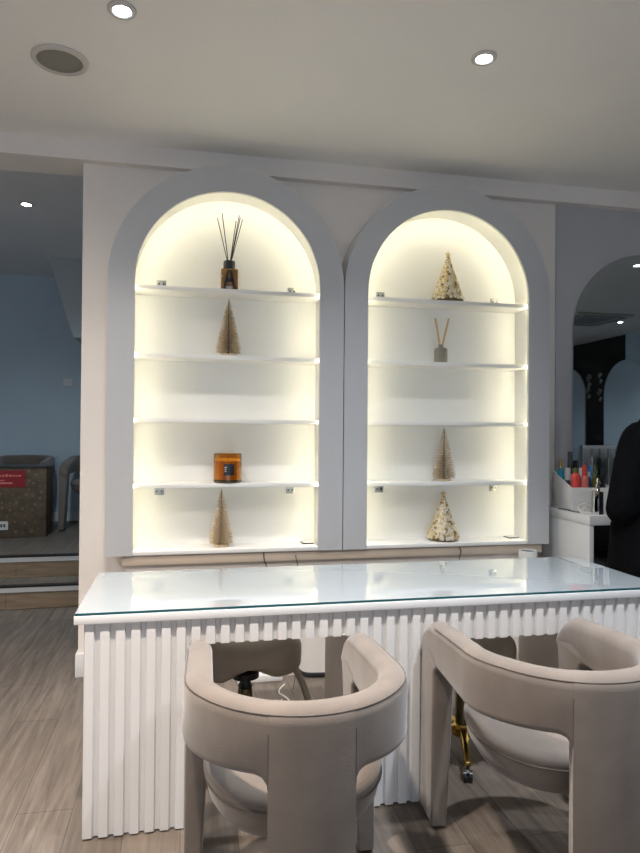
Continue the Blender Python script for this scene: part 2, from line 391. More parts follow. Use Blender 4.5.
def cone_tree(label, x, y, z, h, r, mats, seed):
    t = thing('cone_tree', label, 'tree ornament', (x, y, z), 0, 'gold cone tree ornaments')
    rnd = random.Random(seed)
    bm = NB(); lathe(bm, [(0, 0), (r*.78, 0), (r*.80, .008), (r*.74, .014), (0, .014)], seg=24); obj('base', bm, mats[2], t)
    bm = NB(); lathe(bm, [(r*.82, .012), (r*.74, .04), (.012, h-.045), (.0, h-.03)], seg=24); 
    for f in bm.faces: f.material_index = 2
    L = 18
    for i in range(L):
        f = i/(L-1); zz = .026 + (h-.075)*f; rr = r*.86*(1-f)+.010; sz = .020*(1-f*.45)
        n = max(6, int(2*PI*rr/(sz*.95)))
        for k in range(n):
            a = 2*PI*(k+.5*(i%2))/n + rnd.uniform(-.08, .08)
            rad = Vector((math.cos(a), math.sin(a), 0)); tan = Vector((-math.sin(a), math.cos(a), 0))
            c = rad*(rr*rnd.uniform(.95, 1.03)) + Vector((0, 0, zz+rnd.uniform(-.003, .003)))
            out = (rad + Vector((0, 0, -.35))).normalized(); up = out.cross(tan).normalized()
            if up.z < 0: up = -up
            mi = 0 if rnd.random() < .5 else (1 if rnd.random() < .8 else 2)
            ring = [bm.verts.new(c + tan*sz*.62*math.cos(q*PI/3) + up*sz*.62*math.sin(q*PI/3) + out*sz*(.55 if q in (3,4,5) else -.1)*abs(math.sin(q*PI/3))) for q in range(6)]
            tip = bm.verts.new(c + out*sz*.62 - up*sz*.1); bk = bm.verts.new(c - out*sz*.5)
            for q in range(6):
                for vv in ((ring[q], ring[(q+1)%6], tip), (ring[(q+1)%6], ring[q], bk)):
                    fc = bm.faces.new(vv); fc.material_index = mi
    obj('scales', bm, mats, t, ang=50)
    bm = NB(); star(bm, (0, 0, h-.022), .026, .008); obj('star', bm, M['gold1'], t, ang=10)
    return t
cone_tree('pale gold cone tree with a star on the top shelf of the right cabinet', 1.558, YD, 2.157, .315, .091, [M['gold1'], M['gold2'], M['gold3']], 3)
cone_tree('frosted gold cone tree with a star at the bottom of the right cabinet', 1.537, YD, .723, .300, .092, [M['silver1'], M['gold1'], M['gold3']], 4)

# amber reed diffuser
t = thing('reed_diffuser', 'square amber glass reed diffuser with black cap and letter A', 'diffuser', (.241, YD, 2.157))
bm = NB(); box(bm, -.047, .047, -.047, .047, 0, .122)
bt = obj('bottle', bm, M['amber'], t, bevel=.007, seg=3)
bm = NB(); yy = -.0484
def quad(bm, p, y=None, d=.0015):
    prism(bm, p, yy-d, yy+d)
quad(bm, [(-.035, .012), (-.022, .012), (-.003, .112), (-.012, .112)]); quad(bm, [(.035, .012), (.019, .012), (-.004, .112), (.012, .112)])
quad(bm, [(-.020, .046), (.020, .046), (.016, .068), (-.016, .068)]); quad(bm, [(-.040, .008), (-.016, .008), (-.016, .014), (-.040, .014)]); quad(bm, [(.014, .008), (.040, .008), (.040, .014), (.014, .014)])
tag(obj('letter', bm, M['black'], bt), 'large black letter A')
bm = NB(); lathe(bm, [(0, .120), (.031, .120), (.033, .124), (.033, .168), (.030, .173), (0, .173)], seg=32); obj('cap', bm, M['black'], t)
for (tx, tz, dx) in ((-.064, .388, .005), (-.040, .412, -.006), (.035, .380, .012), (.050, .406, -.010), (.057, .402, .015), (.068, .388, 0)):
    bm = NB(); tube(bm, [(tx*.08, dx*.3, .150), (tx*1.07, dx, tz+.028)], .0026, 6); obj('reed', bm, M['reed'], t)
# small taupe diffuser
t = thing('reed_diffuser.001', 'small smoky glass diffuser with two thick wooden sticks', 'diffuser', (1.515, YD, 1.789))
bm = NB(); lathe(bm, [(0, 0), (.036, 0), (.040, .004), (.040, .082), (.036, .092), (.018, .098), (.015, .100), (.015, .113), (.010, .115), (0, .115)], seg=32); obj('bottle', bm, M['greyglass'], t)
for tx, dx in ((-.036, .004), (.048, -.004)):
    bm = NB(); tube(bm, [(tx*.1, dx, .10), (tx, dx, .274)], .0066, 8); obj('stick', bm, M['wood'], t)
# candle
t = thing('jar_candle', 'amber glass jar candle with a black square label', 'candle', (.242, YD-.005, 1.081))
bm = NB(); lathe(bm, [(0, 0), (.072, 0), (.078, .006), (.078, .160), (.0765, .163), (.074, .160), (.074, .018), (0, .018)], seg=48); obj('jar', bm, M['ambert'], t)
bm = NB(); lathe(bm, [(0, .019), (.0735, .019), (.0735, .122), (0, .120)], seg=40); obj('wax', bm, M['wax'], t)
bm = NB(); lathe(bm, [(.0, .0005), (.0725, .0005), (.0785, .006), (.0788, .016), (.0, .016)], seg=48); obj('foot', bm, M['bronze'], t)
bm = NB()
n = 10; P = [(-PI/2 + .05 + (k/n-.5)*.74) for k in range(n+1)]
rs = [[(.0785*math.cos(a), .0785*math.sin(a), .046), (.0785*math.cos(a), .0785*math.sin(a), .108), (.0795*math.cos(a), .0795*math.sin(a), .108), (.0795*math.cos(a), .0795*math.sin(a), .046)] for a in P]
rings(bm, rs); lb = obj('label', bm, M['black'], t)
bm = NB()
for zz, w in ((.088, .013), (.078, .010), (.066, .011)): box(bm, -.022, -.022+w, -.0815, -.078, zz, zz+.004)
obj('print', bm, M['paper'], lb)
bm = NB(); tube(bm, [(0, 0, .115), (.002, 0, .135)], .0015, 6); obj('wick', bm, M['black'], t)

# ------------------------------------------------------------------ desk
t = thing('reception_desk', 'long white fluted desk with glass top and two knee openings', 'desk', (.774, 2.27, 0))
dx, dy = -.774, -2.27
def rrect(x0, x1, y0, y1, rb, n=6):
    p = [(x0, y0), (x1, y0)]
    for k in range(n+1): a = k*PI/2/n; p.append((x1-rb+rb*math.cos(a), y1-rb+rb*math.sin(a)))
    p.append((x0, y1)); return p
bm = NB(); prism(bm, rrect(-.352+dx, 1.905+dx, 2.283+dy, 2.925+dy, .05), .722, .752, 'z'); obj('table_top', bm, M['white'], t, bevel=.003)
bm = NB(); prism(bm, rrect(-.349+dx, 1.902+dx, 2.285+dy, 2.922+dy, .05), .7525, .7605, 'z')
g = obj('glass_sheet', bm, [M['glasstop'], M['glassedge']], t)
for p in g.data.polygons:
    if abs(p.normal.z) < .5: p.material_index = 1
# fluted front: one folded sheet, profile repeated along x, cut out above the two knee openings
PITCH = .0502; FX0, FX1 = -.322, 1.875
O1, O2 = (.021, .600), (.922, 1.503)
def flute(xa, xb, z0, z1, m='flute'):
    prof = []
    k0 = math.floor((xa-FX0)/PITCH)-1; k1 = math.ceil((xb-FX0)/PITCH)+1
    for k in range(k0, k1):
        b = FX0 + k*PITCH
        prof += [(b+.000, 0), (b+.004, -.013), (b+.032, -.013), (b+.037, 0)]
    def yat(x):
        for (p, q) in zip(prof, prof[1:]):
            if p[0] <= x <= q[0]: return p[1] + (q[1]-p[1])*(x-p[0])/max(1e-9, q[0]-p[0])
        return 0
    mid = [p for p in prof if xa+1e-4 < p[0] < xb-1e-4]
    pts = [(xa, yat(xa))] + mid + [(xb, yat(xb))]
    poly = [(x+dx, 2.308+y+dy) for x, y in pts] + [(xb+dx, 2.316+dy), (xa+dx, 2.316+dy)]
    bm = NB(); prism(bm, poly, z0, z1, 'z'); return bm
for nm, xa, xb, z0 in (('fluted_panel', FX0, O1[0], .006), ('fluted_panel', O1[1], O2[0], .006), ('fluted_panel', O2[1], FX1, .006), ('fluted_apron', O1[0], O1[1], .632), ('fluted_apron', O2[0], O2[1], .592)):
    obj(nm, flute(xa, xb, z0, .722), M['flute'], t, ang=20)
for xa, xb in ((FX0+.004, O1[0]), (O1[1], O2[0]), (O2[1], FX1)):
    obj('pier', bx(xa+dx, xb+dx, 2.316+dy, 2.735+dy, 0, .722), M['wall'], t, bevel=.003)
for (xa, xb), zz in ((O1, .632), (O2, .592)):
    bm = NB(); box(bm, xa+dx, xb+dx, 2.316+dy, 2.332+dy, zz+.004, .722); obj('apron_backing', bm, M['white'], t)
for (xa, xb), zz, nm in ((O1, .632, 'corner'),):
    bm = NB(); r = .03
    poly = [(xb+dx, zz+.002)] + [(xb+dx-r+r*math.sin(a*PI/12), zz+.002-r+r*math.cos(a*PI/12)) for a in range(7)]
    prism(bm, poly, 2.304+dy, 2.4+dy); obj('corner_fillet', bm, M['flute'], t)

# ------------------------------------------------------------------ armchairs
HW = .262
def chair_path(n=64):
    pts = [(HW, .225+.185*math.sin(PI/2*k/10)) for k in range(10, 0, -1)]
    for k in range(8): pts.append((HW, .225 - (.225+.05)*k/8))
    for k in range(n+1):
        a = -PI*k/n; pts.append((HW*math.cos(a), -.05 + .272*math.sin(a)))
    for k in range(1, 9): pts.append((-HW, -.05 + (.225+.05)*k/8))
    pts += [(-HW, .225+.185*math.sin(PI/2*k/10)) for k in range(1, 11)]
    return pts
def section(p, nrm, th, zb, zt, rb=.022):
    h = th/2; out = []
    rt = h*.96
    for k in range(9):   # top half round
        a = PI*k/8; out.append((rt*math.cos(a)*h/rt, zt-rt+rt*math.sin(a)))
    for k in range(5):
        a = PI + PI/2*k/4; out.append((-h+rb+rb*math.cos(a), zb+rb+rb*math.sin(a)))
    for k in range(5):
        a = 3*PI/2 + PI/2*k/4; out.append((h-rb+rb*math.cos(a), zb+rb+rb*math.sin(a)))
    return [(p[0]+nrm[0]*q, p[1]+nrm[1]*q, z) for q, z in out]
def make_chair(label):
    t = thing('armchair', label, 'armchair', (0, 0, 0), 0, 'taupe velvet barrel armchairs')
    P = chair_path(); N = []
    for i in range(len(P)):
        a, b = P[max(0, i-1)], P[min(len(P)-1, i+1)]
        d = Vector((b[0]-a[0], b[1]-a[1])).normalized(); N.append((-d.y, d.x) if True else None)
    # outward = away from (0,-.05)
    for i in range(len(P)):
        if N[i][0]*P[i][0] + N[i][1]*(P[i][1]+.05) < 0: N[i] = (-N[i][0], -N[i][1])
    TH, ZB, SX = .080, .560, .088
    ZF = lambda y: .705 + .037*max(0, min(1, (.26-y)/.46))**.8
    il = max(i for i in range(len(P)) if P[i][0] > SX and P[i][1] < 0); ir = min(i for i in range(len(P)) if P[i][0] < -SX and P[i][1] < 0)
    def arm(idx):
        bm = NB(); rs = []
        for i in idx:
            d = abs(abs(P[i][0])-SX) if P[i][1] < -.15 else 1
            r = .035; z = ZB - (r - math.sqrt(max(0, r*r-(r-min(d, r))**2))) if d < r else ZB
            y = P[i][1]; zt = ZF(y) if y < .262 else .575 + (.705-.575)*math.sqrt(max(0, 1-((y-.262)/.158)**2))
            z += .022*max(0, min(1, (-y-.10)/.2))
            rs.append(section(P[i], N[i], TH, z, zt))
        rings(bm, rs); return obj('armrest', bm, M['fabric'], t, ang=60)
    arm(range(0, il+1)); arm(range(ir, len(P)))
    bm = NB(); rings(bm, [section((P[i][0], P[i][1]), N[i], TH+.003, 0.012, ZF(P[i][1])+.001, .012) for i in range(il, ir+1)])
    bk = obj('backrest', bm, M['fabric'], t, ang=60); bk['label'] = 'back panel running down to the floor as the rear leg'
    bm = NB(); tube(bm, [(P[i][0]+N[i][0]*.034, P[i][1]+N[i][1]*.034, ZF(P[i][1])-.0165) for i in range(len(P)) if P[i][1] < .27], .0018, 6); obj('piping', bm, M['fabric2'], t)
    for i in (il, ir):
        bm = NB(); tube(bm, [(P[i][0]+N[i][0]*.0415, P[i][1]+N[i][1]*.0415, z) for z in (.56, .6, .65, .685)], .0010, 6); obj('seam', bm, M['fabric2'], t)
    for s in (1, -1):
        prof = [(.250, .012), (.405, .012), (.405, .585), (.395, .60), (.30, .62), (.215, .60), (.215, ZB+.001)]
        for k in range(1, 6): a = PI/2*k/5; prof.append((.2155+.0345*math.sin(a), ZB-.0345+.0345*math.cos(a)))
        bm = NB(); prism(bm, prof, -.0405, .0405, 'x')
        o = None
        bmesh.ops.recalc_face_normals(bm, faces=bm.faces)
        es = [e for e in bm.edges if abs(e.verts[0].co.x-e.verts[1].co.x) < 1e-6 and e.calc_face_angle(0) > .9]
        es = [e for e in es if max(v.co.y for v in e.verts) > .2256 or True]
        bmesh.ops.bevel(bm, geom=es, offset=.026, segments=4, profile=.5, affect='EDGES', clamp_overlap=True)
        for v in bm.verts:
            f = max(0, min(1, (.56-v.co.z)/.5)); v.co.x = v.co.x*(1-.30*f) + .016*f*s; v.co.x += s*HW
        obj('front_leg', bm, M['fabric'], t, ang=50)
    # seat: rounded base and domed cushion
    def lat(prof, m, nm):
        bm = NB(); seg = 48
        rs = []
        for r, z in prof:
            ring = []
            for k in range(seg):
                a = 2*PI*k/seg; c, s = math.cos(a), math.sin(a); e = .86
                ring.append((max(r, 1e-4)*math.copysign(abs(c)**e, c), max(r, 1e-4)*1.12*math.copysign(abs(s)**e, s)+.02, z))
            rs.append(ring)
        rings(bm, rs); return obj(nm, bm, m, t, ang=60)
    lat([(0, .34), (.13, .34), (.185, .348), (.214, .366), (.234, .40), (.244, .445)], M['fabric'], 'seat_base')
    lat([(.2435, .445), (.246, .458), (.242, .475), (.220, .488), (.18, .497), (.10, .502), (0, .504)], M['fabric'], 'seat')
    lat([(.2435, .442), (.2465, .4435), (.2475, .446), (.2465, .4485), (.2435, .450)], M['fabric2'], 'seat_piping')
    for i, (x, y) in enumerate(((.268, .33), (-.268, .33), (0, -.322))):
        bm = NB(); lathe(bm, [(0, 0), (.016, 0), (.016, .0125), (0, .0125)], (x, y, 0), 14); obj('glide', bm, M['black'], t)
    return t
CH = make_chair('left of the two taupe velvet armchairs at the desk front')
CH.location = (.307, 1.812, 0); CH.rotation_euler = (0, 0, math.radians(-2.0))
def chair(label, x, y, z, rz):
    c = copy_tree(CH); c.location = (x, y, z); c.rotation_euler = (0, 0, math.radians(rz)); c['label'] = label; return c
chair('right of the two taupe velvet armchairs at the desk front', 1.128, 1.855, 0, -5.5)
chair('dim armchair directly behind the large gift box', -1.66, 7.385, RZ, 180)
chair('dim armchair right of the gift box, nearest the wall edge', -.93, 7.385, RZ, 180)

# ------------------------------------------------------------------ stools behind the desk
def make_stool(label):
    t = thing('salon_stool', label, 'stool', (0, 0, 0), 0, 'saddle stools behind the desk')
    bm = NB(); nu, nv = 40, 20; rs = []
    for j in range(nv+1):
        ph = -PI/2 + PI*j/nv; ring = []
        for i in range(nu):
            th = 2*PI*i/nu; c, s = math.cos(ph), math.sin(ph)
            x = .245*math.copysign(abs(math.cos(th))**.8, math.cos(th))*max(abs(c), 1e-3)**.55
            y = .17*math.copysign(abs(math.sin(th))**.85, math.sin(th))*max(abs(c), 1e-3)**.55
            z = .425 + .085*math.copysign(abs(s)**.75, s)
            u = abs(x)/.245
            z += (-.045*u**2 + .012*math.cos(u*PI*2.2)) if s < 0 else (-.03*math.cos(u*PI)*.6 - .02)
            if s < 0: z += .018*math.sin(th*4+.6)*abs(c)
            ring.append((x, y, z))
        rs.append(ring)
    rings(bm, rs); obj('seat', bm, M['leather'], t, ang=80)
    bm = NB(); lathe(bm, [(0, .30), (.06, .30), (.06, .325), (.03, .345), (.022, .36), (0, .36)], seg=20); obj('seat_plate', bm, M['black'], t)
    bm = NB(); lathe(bm, [(0, .256), (.030, .256), (.032, .262), (.024, .278), (.024, .305), (0, .305)], seg=24); obj('gas_lift', bm, M['black'], t)
    bm = NB(); lathe(bm, [(0, .075), (.032, .075), (.032, .248), (.029, .255), (0, .255)], seg=24); obj('column', bm, M['bronze'], t)
    bm = NB(); lathe(bm, [(0, .062), (.045, .062), (.045, .095), (.034, .11), (0, .11)], seg=24); hub = obj('hub', bm, M['gold'], t)
    for s in (1, -1):
        bm = NB(); path = smooth_path([(s*.17, .05, .355), (s*.235, .05, .29), (s*.285, .05, .17), (s*.29, .05, .10), (s*.262, .05, .062)], 6)
        tube(bm, path, [.016]*len(path), 10); obj('support_arm', bm, M['leather'], t)
    for k in range(5):
        a = PI/2 + 2*PI*k/5; ca, sa = math.cos(a), math.sin(a)
        bm = NB(); rs = []
        for q in range(7):
            f = q/6; r = .035 + .245*f; z = .09 - .022*f + .012*math.sin(f*PI); w = .02-.006*f; h = .014-.004*f
            c = Vector((ca*r, sa*r, z)); tn = Vector((-sa, ca, 0))
            rs.append([c-tn*w+Vector((0,0,-h)), c+tn*w+Vector((0,0,-h)), c+tn*w*.8+Vector((0,0,h)), c-tn*w*.8+Vector((0,0,h))])
        rings(bm, rs); f = obj('foot', bm, M['gold'], t, bevel=.004)
        bm = NB(); c = (ca*.275, sa*.275)
        for s in (-1, 1):
            rs = []
            for yy in (.004, .018):
                rs.append([(c[0]-sa*s*yy+ca*.022*math.cos(2*PI*i/18), c[1]+ca*s*yy+sa*.022*math.cos(2*PI*i/18), .0225+.022*math.sin(2*PI*i/18)) for i in range(18)])
            rings(bm, rs)
        lathe(bm, [(0, .02), (.008, .02), (.008, .066), (0, .066)], (c[0], c[1], 0), 12); obj('caster', bm, M['black'], f)
        bm = NB(); lathe(bm, [(0, .041), (.014, .041), (.012, .05), (0, .05)], (c[0], c[1], 0), 14); obj('caster_cap', bm, M['chrome'], f)
    return t
ST = make_stool('taupe saddle stool showing through the left knee opening'); ST.location = (.272, 2.86, 0); ST.rotation_euler = (0, 0, math.radians(0))
s2 = copy_tree(ST); s2.location = (1.20, 2.66, 0); s2.rotation_euler = (0, 0, math.radians(-38+72-18)); s2['label'] = 'dark saddle stool with gold feet behind the right armchair'

# floor clutter behind the desk
t = thing('power_strip', 'white power strip on the floor against the low wall', 'power strip', (.42, 3.585, 0))
obj('body', bx(-.125, .125, -.03, .03, 0, .04), M['white'], t, bevel=.006)
for k in range(4):
    bm = NB(); lathe(bm, [(0, .039), (.018, .039), (.018, .0415), (0, .0415)], (-.085+k*.057, 0, 0), 16); obj('socket', bm, M['grey'], t)
for nm, pts, r, m, lab in (
    ('cable.002', [(.50, 3.30, .004), (.47, 3.22, .004), (.38, 3.15, .004), (.30, 3.05, .004), (.22, 3.02, .004)], .004, 'cable', 'longer white cable lying on the floor behind the desk'),
    ('cable.003', [(.545, 3.50, .004), (.50, 3.40, .004), (.535, 3.28, .004), (.49, 3.14, .004), (.47, 2.95, .004), (.5, 2.8, .004)], .004, 'cable', 'shorter looped white cable on the floor nearer the wall'),
    ('cable.004', [(.62, 3.60, .06), (.66, 3.585, .022), (.76, 3.575, .013), (.95, 3.575, .013), (1.15, 3.58, .013)], .013, 'black', 'thick black cable along the foot of the low wall'),
    ('cable.005', [(.60, 3.50, .70), (.63, 3.48, .5), (.61, 3.50, .3), (.60, 3.47, .1), (.58, 3.42, .006)], .003, 'smoke', 'thin dark cord hanging down behind the desk')):
    bm = NB(); tube(bm, smooth_path(pts, 6), r, 8); tag(obj(nm, bm, M[m]), lab, 'cable')
t = thing('storage_trolley', 'low white trolley hidden behind the right end of the desk', 'trolley', (1.99, 3.43, 0))
obj('body', bx(-.15, .15, -.17, .15, .04, .60), M['white'], t, bevel=.004)
for k in range(3): d = obj('drawer', bx(-.14, .14, -.182, -.171, .06+k*.18, .225+k*.18), M['white'], t, bevel=.003); obj('handle', bx(-.04, .04, -.19, -.182, .14+k*.18, .15+k*.18), M['steel'], d)
for x in (-.12, .12):
    for y in (-.13, .12):
        bm = NB(); rings(bm, [[(x+xx, y+.02*math.cos(2*PI*i/16), .02+.02*math.sin(2*PI*i/16)) for i in range(16)] for xx in (-.008, .008)])
        box(bm, x-.004, x+.004, y-.004, y+.004, .03, .041); obj('caster', bm, M['black'], t)
t = thing('canister', 'small white canister with a dark opening below the right cabinet', 'canister', (1.965, 3.47, .60))
bm = NB(); lathe(bm, [(0, 0), (.050, 0), (.052, .004), (.052, .090), (.049, .092), (.046, .090), (.046, .02), (0, .02)], seg=32); obj('body', bm, M['white'], t)
bm = NB(); lathe(bm, [(0, .02), (.0455, .02), (.0455, .084), (0, .084)], seg=28); obj('liner', bm, M['black'], t)

# ------------------------------------------------------------------ arched mirrors
def make_mirror(label, name='arched_mirror', cat='mirror', grp=None, face='mirror'):
    t = thing(name, label, cat, (0, 0, 0), 0, grp)
    zs = 1.13
    bm = NB(); prism(bm, arch(.53, zs, 0), -.004, 0); obj('glass' if face == 'mirror' else 'panel', bm, M[face], t)
    bm = NB(); prism(bm, arch(.527, zs, .003), -.024, -.004); obj('backing', bm, M['cab'], t)
    return t
mr = make_mirror('tall arched wall mirror above the dressing table')   # face towards -y: built facing +y then turned
mr.location = (3.00, YW-.0245, .905); mr.rotation_euler = (0, 0, PI)
for y, lab in ((-3.15, 'pale arched panel wholly on the black wall, shown only in the mirror'), (-1.56, 'pale arched panel straddling the edge of the black wall, shown only in the mirror')):
    c = make_mirror(lab, 'arched_panel', 'wall panel', 'pale arched panels shown in the mirror', 'wallb'); c.location = (XR-.0288, y, .9); c.rotation_euler = (0, 0, PI/2)
# ornate silver scrolls on the black wall
t = thing('wall_ornament', 'ornate silver scrollwork on the black wall shown only in the mirror', 'ornament', (XR-.006, -2.36, 1.9))
for (yy, z, r) in ((-.17, .44, .07), (-.15, .32, .05), (-.19, .23, .06), (-.16, .12, .04), (.14, .46, .05), (.17, .36, .04), (.13, .18, .06), (.16, .06, .04)):
    bm = NB(); pts = [(-.008, yy + r*(1-k/40)*math.cos(k*.32), z + r*(1-k/40)*math.sin(k*.32)) for k in range(34)]
    tube(bm, pts, .008, 6); obj('scroll', bm, M['chrome'], t)

# ------------------------------------------------------------------ dressing table and what stands on it
TX, TY, TZ = 2.25, 3.30, .907
t = thing('dressing_table', 'white dressing table under the arched mirror at right', 'table', (2.95, 3.56, 0))
a, b = -2.95, -3.56
obj('table_top', bx(TX+a, 3.65+a, TY+b, 3.80+b, TZ-.055, TZ), M['white'], t, bevel=.003)
obj('side_panel', bx(TX+.002+a, TX+.03+a, TY+.004+b, 3.80+b, 0, TZ-.056), M['white'], t, bevel=.002)
obj('side_panel', bx(3.62+a, 3.648+a, TY+.004+b, 3.80+b, 0, TZ-.056), M['white'], t, bevel=.002)
obj('back_board', bx(TX+.03+a, 3.62+a, 3.77+b, 3.79+b, .1, TZ-.056), M['black'], t)
obj('inner_shelf', bx(TX+.03+a, 3.62+a, TY+.1+b, 3.77+b, .60, .62), M['smoke'], t)

# nail polish caddy
t = thing('polish_caddy', 'white slant sided caddy full of polish bottles', 'caddy', (2.385, 3.56, TZ))
bm = NB()
# plan: front-left corner (-.118,.0), rear-left (-.07,.20), right
plan = [(-.115, -.05), (.135, -.09), (.16, .09), (-.085, .20)]
zt = [.142, .142, .18, .225]
th = .008
cx = sum(p[0] for p in plan)/4; cy = sum(p[1] for p in plan)/4
inn = [(p[0]+(cx-p[0])*.06, p[1]+(cy-p[1])*.06) for p in plan]
Ao = [bm.verts.new((p[0], p[1], 0)) for p in plan]; At = [bm.verts.new((p[0], p[1], z)) for p, z in zip(plan, zt)]
Bi = [bm.verts.new((p[0], p[1], .01)) for p in inn]; Bt = [bm.verts.new((p[0], p[1], z)) for p, z in zip(inn, zt)]
for i in range(4):
    j = (i+1) % 4
    bm.faces.new((Ao[i], Ao[j], At[j], At[i])); bm.faces.new((At[i], At[j], Bt[j], Bt[i])); bm.faces.new((Bt[i], Bt[j], Bi[j], Bi[i]))
bm.faces.new(Ao[::-1]); bm.faces.new(Bi)
obj('tray', bm, M['organ'], t, bevel=.002, ang=30)
bm = NB(); lathe_y(bm, -.098, .028, .15, .004, .004); obj('inner_floor', bx(-.09, .12, -.048, .022, .0105, .0925), M['organ'], t); bm3 = NB(); prism(bm3, [(-.085, .024), (.125, .024), (.135, .085), (-.068, .178)], .0105, .0405, 'z'); obj('inner_floor', bm3, M['organ'], t); bm2 = bm; obj('rivet', bm2, M['smoke'], t)
bm = NB(); tube(bm, [(-.118, -.045, .065), (.14, -.075, .065)], .002, 6); obj('ridge', bm, M['ring'], t)
CADX, CADY, CADZ = 2.385, 3.56, TZ+.011
def polish(label, px, py, r, hb, rc, hc, mb, mc, z=0, cat='bottle'):
    """body radius/height, cap radius/height"""
    o = thing('polish_bottle', label, cat, (CADX+px, CADY+py, CADZ+z+(.0825 if py < .03 else .0305)), 0, 'bottles in the polish caddy')
    bm = NB(); lathe(bm, [(0, 0), (r, 0), (r, hb*.86), (r*.8, hb*.96), (rc*.8, hb), (0, hb)], seg=20); obj('body', bm, mb, o)
    bm = NB(); lathe(bm, [(0, hb+.0005), (rc, hb+.0005), (rc*.9, hb+hc*.95), (rc*.8, hb+hc), (0, hb+hc)], seg=18); obj('cap', bm, mc, o)
    return o
polish('turquoise bottle with a gold cap at the left end of the caddy', -.052, .165, .021, .205, .010, .055, M['polblue'], M['gold'])
polish('white topped tube beside the turquoise bottle', -.040, .105, .017, .135, .018, .075, M['smoke'], M['paper'])
polish('tall charcoal tube standing behind the polish bottles', .020, .175, .016, .20, .016, .11, M['smoke'], M['smoke'])
polish('squat coral red bottle in the front row', -.062, -.012, .026, .135, .018, .030, M['polred'], M['olive'])
polish('salmon bottle with a tall red cap in the front row', -.006, -.016, .025, .118, .014, .065, M['polpink'], M['polred'])
polish('olive bottle right of the red capped bottle', .068, -.010, .014, .125, .010, .055, M['olive'], M['olive'])
polish('small bottle with a pale cap at the caddy front', .033, .003, .014, .110, .012, .030, M['smoke'], M['paper'])
polish('white capped bottle behind the blue pump', .045, .085, .022, .15, .020, .06, M['smoke'], M['paper'])
polish('blue pump bottle on the right of the caddy', .094, .055, .026, .16, .022, .065, M['blue'], M['blue'])
tag(obj('polish_block', bx(CADX+.09, CADX+.118, CADY-.04, CADY+.015, CADZ+.0825, CADZ+.20), M['black'], bevel=.004), 'black square box at the right end of the caddy', 'box')
# clear brush holder behind
t = thing('brush_holder', 'clear acrylic holder with upright compartments behind the caddy', 'holder', (2.65, 3.74, TZ))
bm = NB(); box(bm, -.12, .12, -.04, -.036, 0, .37); box(bm, -.12, .12, .036, .04, 0, .39); box(bm, -.12, .12, -.036, .036, 0, .006)
for k in range(5): box(bm, -.12+k*.059, -.116+k*.059, -.036, .036, .006, .37)
obj('body', bm, M['clear'], t)
obj('back_sheet', bx(-.12, .12, .0405, .046, 0, .39), M['frost'], t)
for k, x in enumerate((-.09, -.035, .03, .085)):
    o = thing('makeup_brush', ('slim white file in the first slot of the acrylic holder', 'dark slim brush in the second slot of the acrylic holder', 'white slim file in the third slot of the acrylic holder', 'dark slim brush in the last slot of the acrylic holder')[k], 'brush', (2.65+x, 3.74, TZ+.007), 0, 'tools in the acrylic holder')
    bm = NB(); tube(bm, [(0, 0, 0), (0, 0, .22)], .006, 8); obj('handle', bm, M['paper'] if k % 2 == 0 else M['smoke'], o)
    bm = NB(); lathe(bm, [(0, .2205), (.006, .2205), (.014, .26), (.010, .30), (0, .31)], seg=12); obj('head', bm, M['paper'] if k % 2 == 0 else M['smoke'], o)
# chrome and black dispenser
t = thing('dispenser', 'slim silver and black dispenser with a twisted nozzle in front of the caddy', 'dispenser', (2.335, 3.355, TZ))
obj('silver_body', bx(-.028, .004, -.016, .016, 0, .135), M['chrome'], t, bevel=.004)
obj('black_body', bx(.005, .032, -.016, .016, 0, .132), M['black'], t, bevel=.004)
bm = NB(); tube(bm, smooth_path([(.004, 0, .133), (.010, 0, .150), (.0, 0, .165), (.012, 0, .18), (.004, 0, .192), (.010, 0, .205)], 4), .009, 8); obj('nozzle', bm, M['chrome'], t)
bm = NB(); tube(bm, smooth_path([(2.275, 3.42, TZ+.006), (2.27, 3.44, TZ+.035), (2.30, 3.42, TZ+.055), (2.36, 3.42, TZ+.055), (2.40, 3.42, TZ+.02), (2.36, 3.38, TZ+.006), (2.29, 3.375, TZ+.006), (2.272, 3.40, TZ+.006), (2.30, 3.43, TZ+.025), (2.36, 3.43, TZ+.03), (2.42, 3.40, TZ+.006)], 6), .0055, 8)
tag(obj('cable.006', bm, M['cable']), 'looped white cable in front of the polish caddy', 'cable')
bm = NB(); tube(bm, smooth_path([(2.262, 3.63, TZ+.005), (2.268, 3.55, TZ+.006), (2.262, 3.48, TZ+.005), (2.275, 3.44, TZ+.005)], 5), .004, 6)
tag(obj('cable.007', bm, M['smoke']), 'thin dark cord along the left edge of the dressing table', 'cable')

# ------------------------------------------------------------------ gift box in the back room
t = thing('gift_box', 'large brown cardboard gift box with a red label', 'box', (-1.70, 6.78, RZ))
obj('carton', bx(-.42, .42, -.16, .16, 0, .655), M['card'], t, bevel=.006)
obj('lid', bx(-.425, .425, -.165, .165, .655, .672), M['black'], t, bevel=.003)
lb = obj('red_label', bx(-.30, .235, -.1635, -.1602, .475, .635), M['red'], t)
bm = NB(); x = -.16; rnd = random.Random(2)
while x < .20:
    w = rnd.uniform(.012, .03); box(bm, x, x+w, -.1655, -.1636, .575, .575+rnd.uniform(.014, .022)); x += w+.008
box(bm, -.05, .05, -.1655, -.1636, .535, .545); box(bm, -.12, .12, -.1655, -.1636, .507, .523)
obj('print', bm, M['polpink'], lb)
wl = obj('white_label', bx(-.32, .085, -.1635, -.1602, .075, .155), M['paper'], t)
bm = NB()
for k in range(5): box(bm, -.06+k*.026, -.042+k*.026, -.1655, -.1636, .10, .13)
obj('print', bm, M['smoke'], wl)
bm = NB(); rnd = random.Random(11); pts = []
